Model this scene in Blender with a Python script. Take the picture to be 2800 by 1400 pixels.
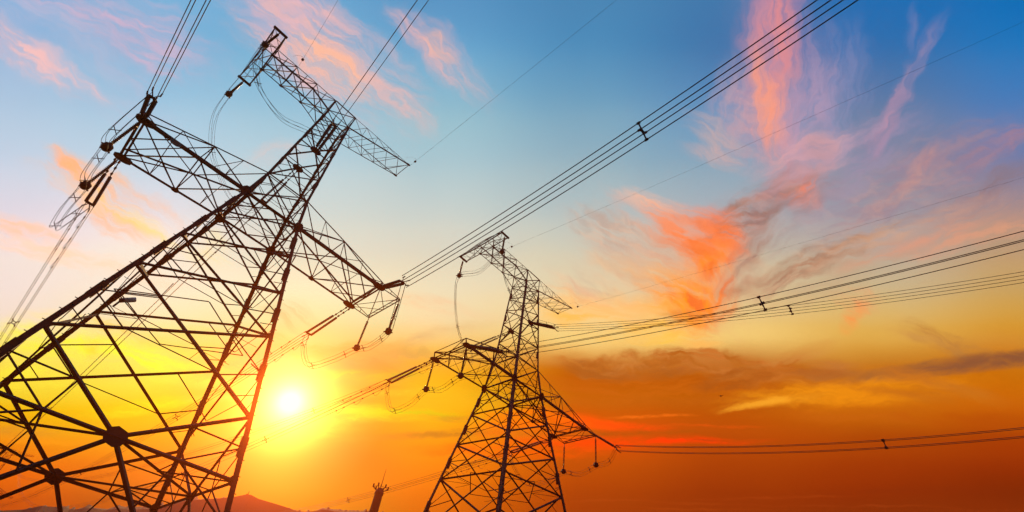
import bpy, bmesh, math, random
from math import radians, sin, cos, pi
from mathutils import Vector, Matrix

for o in list(bpy.data.objects):
    bpy.data.objects.remove(o, do_unlink=True)
S = bpy.context.scene
COL = S.collection
random.seed(7)

# ------------------------------------------------------------------ camera
RIGHT = Vector((0.98734421, -0.11120157, 0.11307353))
UP = Vector((-0.15859196, -0.69230635, 0.70396058))
FWD = Vector((0.0, 0.71298396, 0.70118034))
FOC = 1278.62                      # focal length for a 2800 wide frame
cam = bpy.data.objects.new('camera', bpy.data.cameras.new('camera'))
COL.objects.link(cam)
cam.data.sensor_width = 36.0
cam.data.lens = 36.0 * FOC / 2800.0
cam.data.clip_start = 0.1
cam.data.clip_end = 20000
m3 = Matrix((RIGHT, UP, -FWD)).transposed()
cam.matrix_world = Matrix.Translation((0, 0, 1.6)) @ m3.to_4x4()
S.camera = cam

# ------------------------------------------------------------------ colour management
S.view_settings.view_transform = 'Standard'
S.view_settings.look = 'None'
S.view_settings.exposure = 0.0
S.view_settings.gamma = 1.0
S.view_settings.use_curve_mapping = False
S.cycles.use_denoising = True
S.cycles.max_bounces = 3
S.cycles.use_adaptive_sampling = True
S.cycles.adaptive_threshold = 0.03
S.cycles.adaptive_min_samples = 16
S.cycles.volume_bounces = 0


def lin(c):
    return tuple((x / 255.0 / 12.92) if x <= 10 else (((x / 255.0) + 0.055) / 1.055) ** 2.4 for x in c) + (1.0,)


# ------------------------------------------------------------------ sun
SUN = Vector((-0.3643, 0.8540, 0.3714)).normalized()
SUN_EL, SUN_AZ = math.asin(SUN.z), math.atan2(SUN.x, SUN.y)
sl = bpy.data.lights.new('sun', 'SUN')
sl.energy = 3.0
sl.angle = radians(0.5)
sl.color = (1.0, 0.62, 0.28)
so = bpy.data.objects.new('sun', sl)
COL.objects.link(so)
so.rotation_euler = (-SUN).to_track_quat('-Z', 'Y').to_euler()

# ------------------------------------------------------------------ world: dusk sky
W = bpy.data.worlds.new('World')
S.world = W
W.use_nodes = True
W.cycles.sampling_method = 'NONE'
NT = W.node_tree
NT.nodes.clear()


def nd(t, **k):
    n = NT.nodes.new(t)
    for a, b in k.items():
        setattr(n, a, b)
    return n


def put(sock, v):
    if hasattr(v, 'is_output'):
        NT.links.new(v, sock)
    else:
        sock.default_value = v


def mth(op, a, b=None, c=None, clamp=False):
    n = nd('ShaderNodeMath', operation=op, use_clamp=clamp)
    put(n.inputs[0], a)
    if b is not None:
        put(n.inputs[1], b)
    if c is not None:
        put(n.inputs[2], c)
    return n.outputs[0]


def vmt(op, a, b=None):
    n = nd('ShaderNodeVectorMath', operation=op)
    put(n.inputs[0], a)
    if b is not None:
        put(n.inputs[3 if op == 'SCALE' else 1], b)
    return n.outputs['Value'] if op == 'DOT_PRODUCT' else n.outputs[0]


def mixc(f, a, b):
    n = nd('ShaderNodeMix', data_type='RGBA')
    put(n.inputs[0], f)
    put(n.inputs[6], a)
    put(n.inputs[7], b)
    return n.outputs[2]


def sstep(x, lo, hi):
    n = nd('ShaderNodeMapRange', interpolation_type='SMOOTHSTEP')
    put(n.inputs[0], x)
    n.inputs[1].default_value = lo
    n.inputs[2].default_value = hi
    return n.outputs[0]


# the air between the camera and the sky (see the haze box below): its veil is taken off the sky colours here
AIR, AIR_G, AIR_C, AIR_TOP = 0.0017, 0.94, (0.80, 0.16, 0.03), 76.0
SUN_E = [sl.energy * c for c in sl.color]


def clear(c, x, y):
    d = (FWD + RIGHT * ((x - 1400) / FOC) - UP * ((y - 700) / FOC)).normalized()
    path = min(AIR_TOP / max(d.z, .12), 600)
    T = math.exp(-AIR * path)
    ct = d.dot(SUN)
    ph = (1 - AIR_G ** 2) / (4 * pi * (1 + AIR_G ** 2 - 2 * AIR_G * ct) ** 1.5)
    o = []
    for i in range(3):
        L = SUN_E[i] * ph * AIR_C[i] * (1 - T) * .62
        o.append(max(0.0, (lin(c)[i] - min(L, 1.2)) / T))
    return tuple(o) + (1.0,)


dirv = nd('ShaderNodeTexCoord').outputs['Generated']
dF = vmt('DOT_PRODUCT', dirv, tuple(FWD))
dFc = mth('MAXIMUM', dF, 0.25)
cx = mth('MULTIPLY_ADD', mth('DIVIDE', vmt('DOT_PRODUCT', dirv, tuple(RIGHT)), dFc), FOC / 1000, 1.4)
cy = mth('MULTIPLY_ADD', mth('DIVIDE', vmt('DOT_PRODUCT', dirv, tuple(UP)), dFc), -FOC / 1000, 0.7)
cmb = nd('ShaderNodeCombineXYZ')
put(cmb.inputs[0], cx)
put(cmb.inputs[1], cy)
CH = cmb.outputs[0]                # sky chart: tangent plane around the western sky


def noise(vec, scale, detail, rough=0.5, dist=0.0):
    n = nd('ShaderNodeTexNoise', noise_dimensions='3D')
    put(n.inputs['Vector'], vec)
    n.inputs['Scale'].default_value = scale
    n.inputs['Detail'].default_value = detail
    n.inputs['Roughness'].default_value = rough
    n.inputs['Distortion'].default_value = dist
    return n


def warp(vec, scale, detail, amp):
    n = noise(vec, scale, detail, 0.6)
    d = vmt('SUBTRACT', n.outputs['Color'], (0.5, 0.5, 0.5))
    d = vmt('MULTIPLY', d, (amp, amp, 0))
    return vmt('ADD', vec, d)


CW = warp(warp(CH, 4.0, 3, 0.10), 16.0, 5, 0.045)
CWS = warp(warp(CH, 5.0, 2, 0.025), 30.0, 3, 0.010)
CW2 = warp(CH, 3.0, 2, 0.06)

ROWS = [0, 150, 300, 450, 600, 700, 800, 880, 940, 1000, 1100, 1180, 1250, 1330, 1400]
DIM = {1600: .97, 2000: .93, 2400: .93, 2800: .94}
BASE = {
 0: [(120,172,216),(146,182,218),(165,196,222),(186,206,226),(212,212,226),(226,220,216),(246,230,210),(252,236,192),(253,232,130),(253,226,85),(252,185,25),(238,140,10),(220,105,8),(188,80,8),(160,62,10)],
 400: [(116,174,216),(122,178,216),(156,196,222),(186,210,226),(222,220,226),(242,230,214),(250,231,202),(251,226,172),(253,232,120),(254,236,95),(255,202,35),(254,172,10),(248,130,8),(218,100,10),(186,80,14)],
 800: [(100,165,210),(116,176,211),(146,191,215),(180,206,216),(205,211,206),(225,216,196),(245,226,186),(247,214,150),(250,200,112),(253,210,105),(255,225,90),(255,205,60),(253,180,38),(248,150,22),(228,132,15)],
 1200: [(84,145,195),(105,165,205),(140,185,205),(166,196,206),(196,206,200),(214,210,190),(230,216,180),(236,208,155),(240,190,105),(246,170,45),(253,180,20),(250,150,10),(243,130,8),(222,110,6),(200,95,6)],
 1600: [(70,130,180),(80,140,186),(114,160,190),(145,175,190),(175,190,190),(200,200,180),(220,206,165),(234,208,142),(230,190,108),(190,106,26),(192,94,8),(214,78,6),(188,78,5),(165,65,5),(150,56,6)],
 2000: [(60,115,170),(62,116,171),(92,140,185),(125,160,185),(165,175,180),(190,185,165),(206,190,150),(224,195,125),(226,190,108),(188,106,28),(184,88,6),(186,76,5),(170,64,4),(150,50,4),(140,46,5)],
 2400: [(24,104,176),(52,108,170),(92,120,163),(120,132,158),(150,150,160),(176,166,150),(196,176,130),(210,172,92),(206,156,66),(198,122,30),(204,112,10),(175,76,4),(160,56,3),(140,40,3),(128,40,5)],
 2800: [(0,105,181),(36,115,185),(76,120,180),(115,122,160),(160,138,132),(180,150,112),(190,155,90),(200,148,56),(196,130,42),(200,116,14),(198,98,5),(168,64,2),(148,44,2),(120,30,2),(124,36,5)],
}
for x_, k_ in DIM.items():
    BASE[x_] = [tuple(v * k_ for v in c) if y >= 1000 else c for y, c in zip(ROWS, BASE[x_])]
fy = nd('ShaderNodeSeparateXYZ')
put(fy.inputs[0], CW2)
facy = mth('DIVIDE', fy.outputs[1], 1.4, clamp=True)
base = None
for x in sorted(BASE):
    r = nd('ShaderNodeValToRGB')
    cr = r.color_ramp
    cr.interpolation = 'CARDINAL'
    cr.elements[0].position = 0.0
    cr.elements[0].color = clear(BASE[x][0], x, 0)
    cr.elements[1].position = 1.0
    cr.elements[1].color = clear(BASE[x][-1], x, 1400)
    for y, c in list(zip(ROWS, BASE[x]))[1:-1]:
        e = cr.elements.new(y / 1400.0)
        e.color = clear(c, x, y)
    if base is None:
        put(r.inputs[0], facy)
    else:
        sx = nd('ShaderNodeSeparateXYZ')
        put(sx.inputs[0], base)
        put(r.inputs[0], mth('MULTIPLY_ADD', sx.outputs[0], 1e-6, facy))
    if base is None:
        base = r.outputs[0]
    else:
        base = mixc(sstep(fy.outputs[0], (x - 400) / 1000.0, x / 1000.0), base, r.outputs[0])

NCACHE = {}


def streak(ang, lx, ly, sc):
    k = (round(ang / 12), lx, ly, sc)
    if k not in NCACHE:
        mp = nd('ShaderNodeMapping', vector_type='TEXTURE')
        put(mp.inputs[0], CW)
        mp.inputs[2].default_value = (0, 0, radians(ang))
        mp.inputs[3].default_value = (lx, ly, 1)
        NCACHE[k] = noise(mp.outputs[0], sc, 5, 0.58, 0.5).outputs[0]
    return NCACHE[k]


# one cloud layer as a node group: a feathered, noise-torn ellipse at a place on the sky chart
CG = bpy.data.node_groups.new('cloud_layer', 'ShaderNodeTree')
for nm, ty in (('Sky', 'NodeSocketColor'), ('P', 'NodeSocketVector'), ('Loc', 'NodeSocketVector'), ('Rot', 'NodeSocketVector'), ('Size', 'NodeSocketVector'),
               ('Noise', 'NodeSocketFloat'), ('Fine', 'NodeSocketFloat'), ('Patch', 'NodeSocketFloat'), ('Tint', 'NodeSocketColor'), ('Tint2', 'NodeSocketColor'),
               ('Kn', 'NodeSocketFloat'), ('Lo', 'NodeSocketFloat'), ('Hi', 'NodeSocketFloat'), ('Strength', 'NodeSocketFloat')):
    CG.interface.new_socket(nm, in_out='INPUT', socket_type=ty)
CG.interface.new_socket('Sky', in_out='OUTPUT', socket_type='NodeSocketColor')
NT = CG
gi = nd('NodeGroupInput').outputs
ma = nd('ShaderNodeVectorMath', operation='MULTIPLY_ADD')     # keeps the node graph sequential (small SVM stack)
put(ma.inputs[0], gi['Sky'])
ma.inputs[1].default_value = (1e-6, 1e-6, 1e-6)
put(ma.inputs[2], gi['P'])
mp = nd('ShaderNodeMapping', vector_type='TEXTURE')
put(mp.inputs[0], ma.outputs[0])
for k, nm in ((1, 'Loc'), (2, 'Rot'), (3, 'Size')):
    put(mp.inputs[k], gi[nm])
gr = nd('ShaderNodeTexGradient', gradient_type='SPHERICAL')
put(gr.inputs[0], mp.outputs[0])
vv = mth('ADD', gr.outputs[1], mth('MULTIPLY', mth('SUBTRACT', gi['Noise'], 0.5), gi['Kn']))
mr = nd('ShaderNodeMapRange', interpolation_type='SMOOTHSTEP')
put(mr.inputs[0], vv)
put(mr.inputs[1], gi['Lo'])
put(mr.inputs[2], gi['Hi'])
al = mth('MULTIPLY', mth('MULTIPLY', mr.outputs[0], sstep(gr.outputs[1], 0.0, 0.35)), mth('MULTIPLY', gi['Fine'], gi['Strength']))
res_ = mixc(al, gi['Sky'], mixc(gi['Patch'], gi['Tint'], gi['Tint2']))
go_ = nd('NodeGroupOutput')
put(go_.inputs[0], res_)
NT = W.node_tree
FC, PC = {}, {}


def cloud(col, x, y, a, b, ang, color, st, kn=1.9, lo=0.06, hi=1.05, lx=4.0, sc=13.0, c2=None):
    if b > 1.4 * a:
        a, b, ang, kn = b, a, ang + 90, min(kn, 1.1)
    if b < 27:
        kn, lx = kn * .8, 6.0
    n = streak(ang, lx, 1.0, sc)
    k = round(ang / 12)
    if k not in FC:
        FC[k] = mth('MULTIPLY_ADD', sstep(streak(ang, 6.0, 1.0, 46.0), .38, .60), .62, .38)
    k2 = round((ang + 30) / 12)
    if c2 and k2 not in PC:
        PC[k2] = sstep(streak(ang + 30, 2.0, 1.0, 20.0), .40, .60)
    g = nd('ShaderNodeGroup')
    g.node_tree = CG
    cc = clear(color, x, y)
    for nm, v in (('Sky', col), ('P', CWS if b < 27 else CW), ('Loc', (x / 1000, y / 1000, 0)), ('Rot', (0, 0, radians(ang))), ('Size', (a * 1.45 / 1000, b * 1.45 / 1000, 1)),
                  ('Noise', n), ('Fine', FC[k]), ('Patch', PC[k2] if c2 else 0.0), ('Tint', cc), ('Tint2', clear(c2, x, y) if c2 else cc),
                  ('Kn', kn), ('Lo', lo), ('Hi', hi), ('Strength', st)):
        put(g.inputs[nm], v)
    return g.outputs[0]


CL = [
 # pink cirrus, upper left
 (330, 60, 280, 95, 25, (218,176,200), .75), (60, 30, 150, 60, 20, (190,185,215), .5),
 (105, 165, 210, 62, 34, (245,190,188), .95), (230, 120, 200, 60, 35, (190,185,212), .5),
 (300, 260, 240, 60, 30, (178,190,216), .5),
 (860, 130, 300, 120, 34, (240,182,178), .95), (900, 165, 200, 60, 38, (252,186,152), .85),
 (760, 40, 150, 60, 15, (220,180,196), .6), (1080, 265, 130, 45, 50, (226,182,180), .75),
 (1215, 150, 190, 60, 46, (232,178,178), .85), (1190, 110, 80, 40, 40, (240,180,160), .6),
 (720, 425, 140, 32, -14, (224,196,190), .6),
 (190, 465, 75, 28, 32, (255,178,140), .9), (330, 575, 250, 70, 31, (255,182,120), .95),
 (400, 620, 160, 34, 31, (255,232,110), .9), (250, 545, 120, 35, 31, (255,205,150), .7),
 (70, 625, 160, 26, 14, (255,200,165), .9), (130, 690, 240, 32, 12, (255,214,186), .85), (300, 735, 240, 30, 10, (255,214,180), .7),
 (560, 690, 70, 60, 40, (255,226,120), .6),
 # yellow bars round the sun
 (170, 925, 260, 50, 8, (255,242,50), .9), (430, 985, 240, 50, 7, (255,250,60), .95), (60, 1010, 160, 50, 0, (255,236,60), .7),
 (400, 1112, 170, 22, -6, (255,228,30), .85), (250, 955, 60, 28, 20, (252,200,50), .7), (470, 950, 130, 22, 12, (252,205,90), .6),
 (60, 1178, 130, 22, 4, (196,136,36), .8), (130, 1205, 160, 14, 3, (240,150,20), .6),
 (320, 905, 120, 40, 14, (250,196,70), .8), (520, 930, 150, 30, 10, (252,214,110), .7), (160, 870, 140, 24, 8, (254,226,130), .7), (560, 1040, 170, 22, 4, (255,240,80), .7), (620, 1085, 120, 14, -4, (255,236,90), .6),
 (980, 1120, 160, 20, 3, (255,216,30), .9), (1090, 1075, 120, 14, -2, (255,206,40), .8), (1010, 1060, 140, 12, 3, (226,140,30), .6), (940, 1150, 180, 14, -2, (255,226,60), .7),
 # smoky clouds between the pylons
 (800, 875, 80, 55, 20, (238,186,126), .8), (920, 975, 190, 55, 8, (240,166,74), .9), (1060, 960, 130, 40, 6, (232,160,80), .8),
 (1150, 925, 60, 24, -14, (212,164,112), .7), (1240, 900, 110, 20, -8, (216,176,120), .5),
 (1010, 1030, 160, 20, 2, (252,190,40), .8), (1040, 1130, 190, 22, 2, (255,212,20), .9), (960, 1085, 220, 16, 0, (250,170,30), .6),
 (900, 1175, 220, 20, -3, (255,222,60), .8), (1200, 1100, 180, 18, 4, (252,176,20), .7),
 (1190, 1187, 260, 12, -3, (184,116,26), .85), (1420, 1185, 220, 20, 0, (196,110,20), .8), (1240, 1145, 110, 10, 3, (206,138,30), .7),
 (1160, 820, 120, 20, 8, (240,186,140), .7), (1240, 850, 140, 22, 8, (238,196,150), .5),
 # right: vertical plume and feathers
 (2120, 60, 90, 260, 2, (216,136,152), .9, .5), (2120, 260, 78, 240, -4, (226,150,150), .8, 1.4, .06, 1.05, 4.0, 13.0, (176,150,178)), (2098, 270, 30, 130, -8, (250,156,118), .85),
 (2150, 360, 36, 80, -20, (246,158,138), .7), (2260, 260, 200, 120, 100, (160,150,190), .5, 1.0), (2010, 270, 80, 130, 20, (196,160,172), .6),
 (1960, 380, 110, 40, 28, (205,170,165), .6), (1950, 430, 90, 26, 20, (222,172,160), .5),
 (2500, 190, 170, 30, -62, (190,148,172), .5), (2430, 330, 120, 34, -62, (196,140,165), .6), (2490, 70, 70, 30, -80, (130,130,180), .5),
 (2180, 420, 140, 50, -20, (230,165,160), .7), (2300, 420, 160, 44, -36, (200,160,180), .6),
 (2250, 425, 60, 40, -20, (150,118,130), .7), (2180, 520, 62, 78, -60, (238,122,92), .95, .6), (2195, 545, 34, 45, -60, (250,128,84), .8),
 (2070, 570, 200, 50, -30, (140,106,96), 1.0, 2.4, .1, .8, 3.0, 12.0, (176,128,112)), (1990, 590, 90, 36, -20, (150,112,100), .7), (2140, 500, 60, 40, -40, (150,120,125), .6),
 (2310, 500, 220, 60, -34, (150,140,165), .6), (2480, 505, 190, 30, -38, (214,150,132), .8), (2520, 450, 90, 24, -50, (226,150,125), .7),
 (2650, 420, 260, 70, -22, (140,122,150), .75), (2700, 520, 260, 36, -24, (132,112,125), .8), (2560, 600, 260, 26, -22, (205,152,130), .6),
 (2740, 625, 260, 34, -16, (226,156,122), .75), (2420, 560, 200, 36, -30, (146,128,140), .6), (2760, 380, 120, 30, -30, (170,120,140), .6),
 # broad soft masses under the bright clouds on the right
 (1850, 740, 270, 160, 20, (222,160,120), .55, .9), (2090, 590, 230, 110, -32, (150,122,124), .65, 1.0, .06, 1.05, 3.0, 9.0, (180,140,138)), (2470, 520, 340, 110, -26, (150,128,146), .55, 1.0, .06, 1.05, 3.0, 9.0, (186,146,146)),
 (2640, 620, 260, 60, -18, (206,146,122), .5, 1.2), (1740, 850, 220, 60, 6, (246,184,90), .55, .9), (2300, 740, 260, 60, -20, (172,134,112), .5, 1.4), (2130, 200, 130, 300, 0, (190,140,160), .5, .9),
 # the burning orange clouds
 (1780, 558, 130, 26, 20, (247,184,152), .9), (1830, 610, 170, 40, 24, (225,170,150), .7), (1900, 660, 150, 80, 26, (246,140,92), .95, .8),
 (1960, 655, 90, 60, 30, (250,120,70), .9, .8), (1930, 720, 78, 66, 60, (255,140,44), 1.0, .7), (1990, 690, 70, 36, -30, (250,140,90), .8),
 (1760, 740, 150, 40, 10, (232,182,130), .7), (1720, 690, 150, 40, 8, (196,172,156), .6), (1850, 800, 120, 60, 20, (250,160,60), .9, .8),
 (1885, 825, 84, 62, 40, (255,150,16), 1.0, .7), (1890, 870, 70, 50, -60, (255,140,40), .8), (1800, 835, 130, 36, 8, (252,178,80), .8),
 (1640, 830, 150, 36, 12, (253,190,110), .85), (1600, 800, 100, 24, 25, (246,186,140), .7), (1560, 870, 160, 44, 6, (253,186,70), .85),
 (1790, 905, 150, 40, 4, (253,190,70), .9), (1820, 930, 60, 24, -10, (250,200,60), .7), (1920, 945, 60, 24, 0, (246,180,90), .7),
 (1850, 862, 60, 18, 6, (190,126,60), .7), (2010, 740, 90, 60, -50, (170,132,112), .75), (2040, 660, 120, 40, -44, (158,126,116), .7),
 (2220, 720, 240, 36, -26, (156,116,94), .95, 2.2, .06, .9, 3.0, 12.0, (190,144,116)), (2110, 765, 140, 26, -22, (172,134,108), .7), (2020, 795, 90, 26, -14, (172,128,98), .7),
 (2340, 830, 70, 30, 20, (226,156,108), .7), (2338, 868, 34, 46, 30, (248,138,66), .9), (2440, 640, 260, 26, -22, (206,166,138), .5),
 (2480, 670, 220, 20, -20, (226,150,120), .6),
 (1900, 650, 120, 90, 24, (252,130,70), .9, .9, .06, 1.05, 4.0, 13.0, (240,112,46)), (1935, 735, 70, 70, 70, (255,138,40), .95, .8, .06, 1.05, 4.0, 13.0, (240,112,46)), (1880, 835, 100, 66, 30, (255,146,14), 1.0, .9, .06, 1.05, 4.0, 13.0, (240,112,46)), (1970, 820, 60, 60, -50, (252,128,44), .8, .9, .06, 1.05, 4.0, 13.0, (240,112,46)),
 (1700, 640, 160, 50, 18, (222,178,150), .6, 1.9, .06, 1.05, 4.0, 13.0, (178,150,138)), (1650, 760, 180, 60, 8, (226,190,150), .5, 1.9, .06, 1.05, 4.0, 13.0, (178,150,138)), (1960, 590, 60, 30, 10, (240,130,96), .7),
 (2130, 100, 60, 180, 3, (222,134,140), .7), (2110, 300, 44, 150, -6, (250,152,122), .8), (2210, 330, 160, 90, 105, (184,150,178), .6, 1.0), (2050, 330, 90, 120, 10, (214,158,160), .5), (2230, 440, 180, 60, -30, (206,160,172), .6), (2420, 400, 160, 70, -40, (160,140,176), .5),
 # brown deck low on the right
 (2580, 940, 140, 36, 22, (176,122,58), .95), (2500, 920, 140, 22, 14, (196,146,78), .6),
 (1560, 985, 110, 26, 4, (196,128,52), .8), (1640, 1000, 110, 30, 6, (186,110,36), .95), (1850, 1005, 150, 30, 4, (184,108,36), .95), (1990, 1010, 130, 44, 6, (182,104,32), .95),
 (1640, 990, 80, 34, 10, (182,108,40), .9, 3.2, .2, .8, 2.5, 11.0, (168,100,44)), (1780, 1000, 130, 36, 4, (184,106,36), .95, 3.2, .2, .8, 2.5, 11.0, (168,100,44)), (1960, 1000, 150, 40, 4, (182,106,38), .95, 3.2, .2, .8, 2.5, 11.0, (168,100,44)), (2100, 1000, 110, 34, -10, (184,110,44), .9, 3.2, .2, .8, 2.5, 11.0, (168,100,44)), (1740, 1060, 420, 56, 3, (190,94,12), .95, .5), (2090, 1045, 120, 60, -28, (182,96,20), .9), (2120, 985, 160, 20, -18, (196,130,60), .8), (2200, 975, 120, 14, -14, (200,140,72), .6),
 (2290, 1000, 80, 22, 10, (180,112,50), .85), (2200, 1030, 160, 24, 4, (184,110,40), .8),
 (1700, 985, 150, 30, 3, (172,98,32), .9, 3.0, .15, .7, 2.5, 9.0, (196,124,56)), (1930, 990, 170, 34, 2, (170,94,28), 1.0, 3.0, .15, .7, 2.5, 9.0, (190,112,46)), (2120, 1020, 120, 40, -24, (172,92,24), 1.0, 2.0, .1, .7, 2.5, 9.0, (184,104,36)),
 (2180, 1082, 220, 28, -6, (234,150,22), .8, 1.2), (2300, 1066, 240, 32, -3, (226,136,18), .6, 1.4), (2120, 1096, 160, 14, -9, (242,160,34), .9, .6), (2420, 1060, 260, 40, 0, (226,136,14), .8), (2060, 1108, 90, 9, -12, (236,160,40), .9), (2350, 1098, 200, 26, -4, (230,138,14), .7),
 (2620, 1000, 330, 24, -7, (128,84,52), 1.0, .5), (2640, 998, 300, 22, -7, (126,80,50), 1.0, .4), (2720, 985, 220, 24, -6, (126,80,50), .9, .4), (2760, 978, 170, 22, -5, (122,78,50), .95, .5), (2380, 1022, 170, 14, -3, (150,94,44), .85),
 (2560, 1050, 190, 26, 14, (186,108,30), .85), (2650, 1075, 110, 20, 18, (190,110,24), .8),
 (2280, 1130, 300, 26, 2, (186,92,12), .7), (2450, 1120, 240, 22, -3, (182,90,10), .7), (2700, 1150, 260, 24, 4, (170,72,4), .7),
 (1620, 1020, 90, 26, 8, (160,86,24), .8, 2.6, .1, .8, 2.5, 9.0), (1810, 1025, 120, 26, -4, (158,84,22), .8, 2.6, .1, .8, 2.5, 9.0), (2010, 1040, 120, 28, -12, (156,80,20), .85, 2.6, .1, .8, 2.5, 9.0), (2240, 1015, 120, 20, 3, (162,92,36), .8, 2.4, .1, .8, 2.5, 9.0), (2460, 1075, 160, 16, 8, (180,100,22), .7, 2.4),
 # red bars
 (1690, 1163, 160, 14, 5, (255,70,8), 1.0, .6), (1600, 1150, 110, 20, 8, (255,84,8), .9, .6), (1860, 1206, 240, 11, 0, (255,52,4), 1.0, .6), (1780, 1138, 110, 5, -1, (240,110,20), .8),
 (1700, 1183, 300, 9, 0, (150,78,10), .8), (1930, 1206, 60, 4, -2, (170,60,10), .8), (1560, 1210, 220, 22, 2, (255,66,4), .8), (1440, 1160, 170, 40, 3, (255,112,6), .8), (1380, 1235, 260, 26, 0, (252,86,2), .8), (1900, 1165, 200, 5, 0, (220,80,10), .7),
 # faint streaks painted into the sky to suggest hazy land, lower right
 (1700, 1372, 320, 4, 1, (176,76,20), .35), (2150, 1360, 240, 4, -1, (170,66,18), .35), (2350, 1385, 420, 4, 1, (158,60,18), .35), (1900, 1391, 260, 3, 0, (172,72,18), .35), (2600, 1340, 260, 10, -1, (116,32,6), .6),
]
col = base
for c in CL:
    col = cloud(col, *c)

# aureole of the low sun
th = mth('ARCCOSINE', mth('MINIMUM', vmt('DOT_PRODUCT', dirv, tuple(SUN)), 1.0))
rr = nd('ShaderNodeValToRGB')
rr.color_ramp.interpolation = 'B_SPLINE'
GL = [(0.0, (1.6, 2.0, 1.9)), (0.03, (1.1, 1.4, 1.0)), (0.07, (.5, .8, .42)), (0.12, (.25, .5, .18)), (0.22, (.08, .24, .06)), (0.4, (.0, .08, .01)), (1.0, (0, 0, 0))]
for i, (p, c) in enumerate(GL):
    e = rr.color_ramp.elements[i] if i < 2 else rr.color_ramp.elements.new(p)
    e.position = p
    e.color = (c[0], c[1], c[2], 1)
put(rr.inputs[0], mth('DIVIDE', th, radians(26), clamp=True))
col = vmt('ADD', col, rr.outputs[0])

nis = nd('ShaderNodeTexSky', sky_type='NISHITA')
nis.sun_disc = False
nis.sun_elevation = SUN_EL
nis.sun_rotation = SUN_AZ
nis.dust_density = 3.0
bg1 = nd('ShaderNodeBackground')
put(bg1.inputs[0], nis.outputs[0])
bg1.inputs[1].default_value = 0.05
bg2 = nd('ShaderNodeBackground')
put(bg2.inputs[0], col)
bg2.inputs[1].default_value = 1.0
mx = nd('ShaderNodeMixShader')
put(mx.inputs[0], sstep(dF, 0.42, 0.60))
NT.links.new(bg1.outputs[0], mx.inputs[1])
NT.links.new(bg2.outputs[0], mx.inputs[2])
wo = nd('ShaderNodeOutputWorld')
NT.links.new(mx.outputs[0], wo.inputs[0])

# ------------------------------------------------------------------ materials


def mat(name, c, rough=0.6, metal=0.0, var=0.25, scale=3.0, bump=0.0):
    m = bpy.data.materials.new(name)
    m.use_nodes = True
    t = m.node_tree
    b = t.nodes['Principled BSDF']
    b.inputs['Roughness'].default_value = rough
    b.inputs['Metallic'].default_value = metal
    tc = t.nodes.new('ShaderNodeTexCoord')
    n = t.nodes.new('ShaderNodeTexNoise')
    n.inputs['Scale'].default_value = scale
    n.inputs['Detail'].default_value = 6
    t.links.new(tc.outputs['Object'], n.inputs['Vector'])
    r = t.nodes.new('ShaderNodeValToRGB')
    r.color_ramp.elements[0].position = .3
    r.color_ramp.elements[1].position = .7
    r.color_ramp.elements[0].color = tuple(x * (1 - var) for x in c) + (1,)
    r.color_ramp.elements[1].color = tuple(min(1, x * (1 + var)) for x in c) + (1,)
    t.links.new(n.outputs[0], r.inputs[0])
    t.links.new(r.outputs[0], b.inputs['Base Color'])
    if bump:
        bp = t.nodes.new('ShaderNodeBump')
        bp.inputs['Strength'].default_value = bump
        t.links.new(n.outputs[0], bp.inputs['Height'])
        t.links.new(bp.outputs[0], b.inputs['Normal'])
    return m


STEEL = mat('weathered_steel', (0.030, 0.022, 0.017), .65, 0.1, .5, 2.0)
DARK = mat('dark_fittings', (0.03, 0.028, 0.026), .6, .3)
GLASS = mat('insulator_glass', (0.09, 0.08, 0.07), .22, 0.0)
WIRE = mat('conductor_aluminium', (0.07, 0.065, 0.06), .6, .4)
CONC = mat('concrete', (0.3, 0.28, 0.26), .9)
WHITE = mat('white_casing', (0.75, 0.73, 0.70), .5, 0, .06)
PLATE = mat('plate_enamel', (0.22, 0.30, 0.30), .5)
GROUND = mat('dry_grass', (0.05, 0.045, 0.02), .95, 0, .5, .4)
HILL = mat('scrub_hill', (0.03, 0.026, 0.016), .95, 0, .4, .05)

# ------------------------------------------------------------------ mesh helpers


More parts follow.
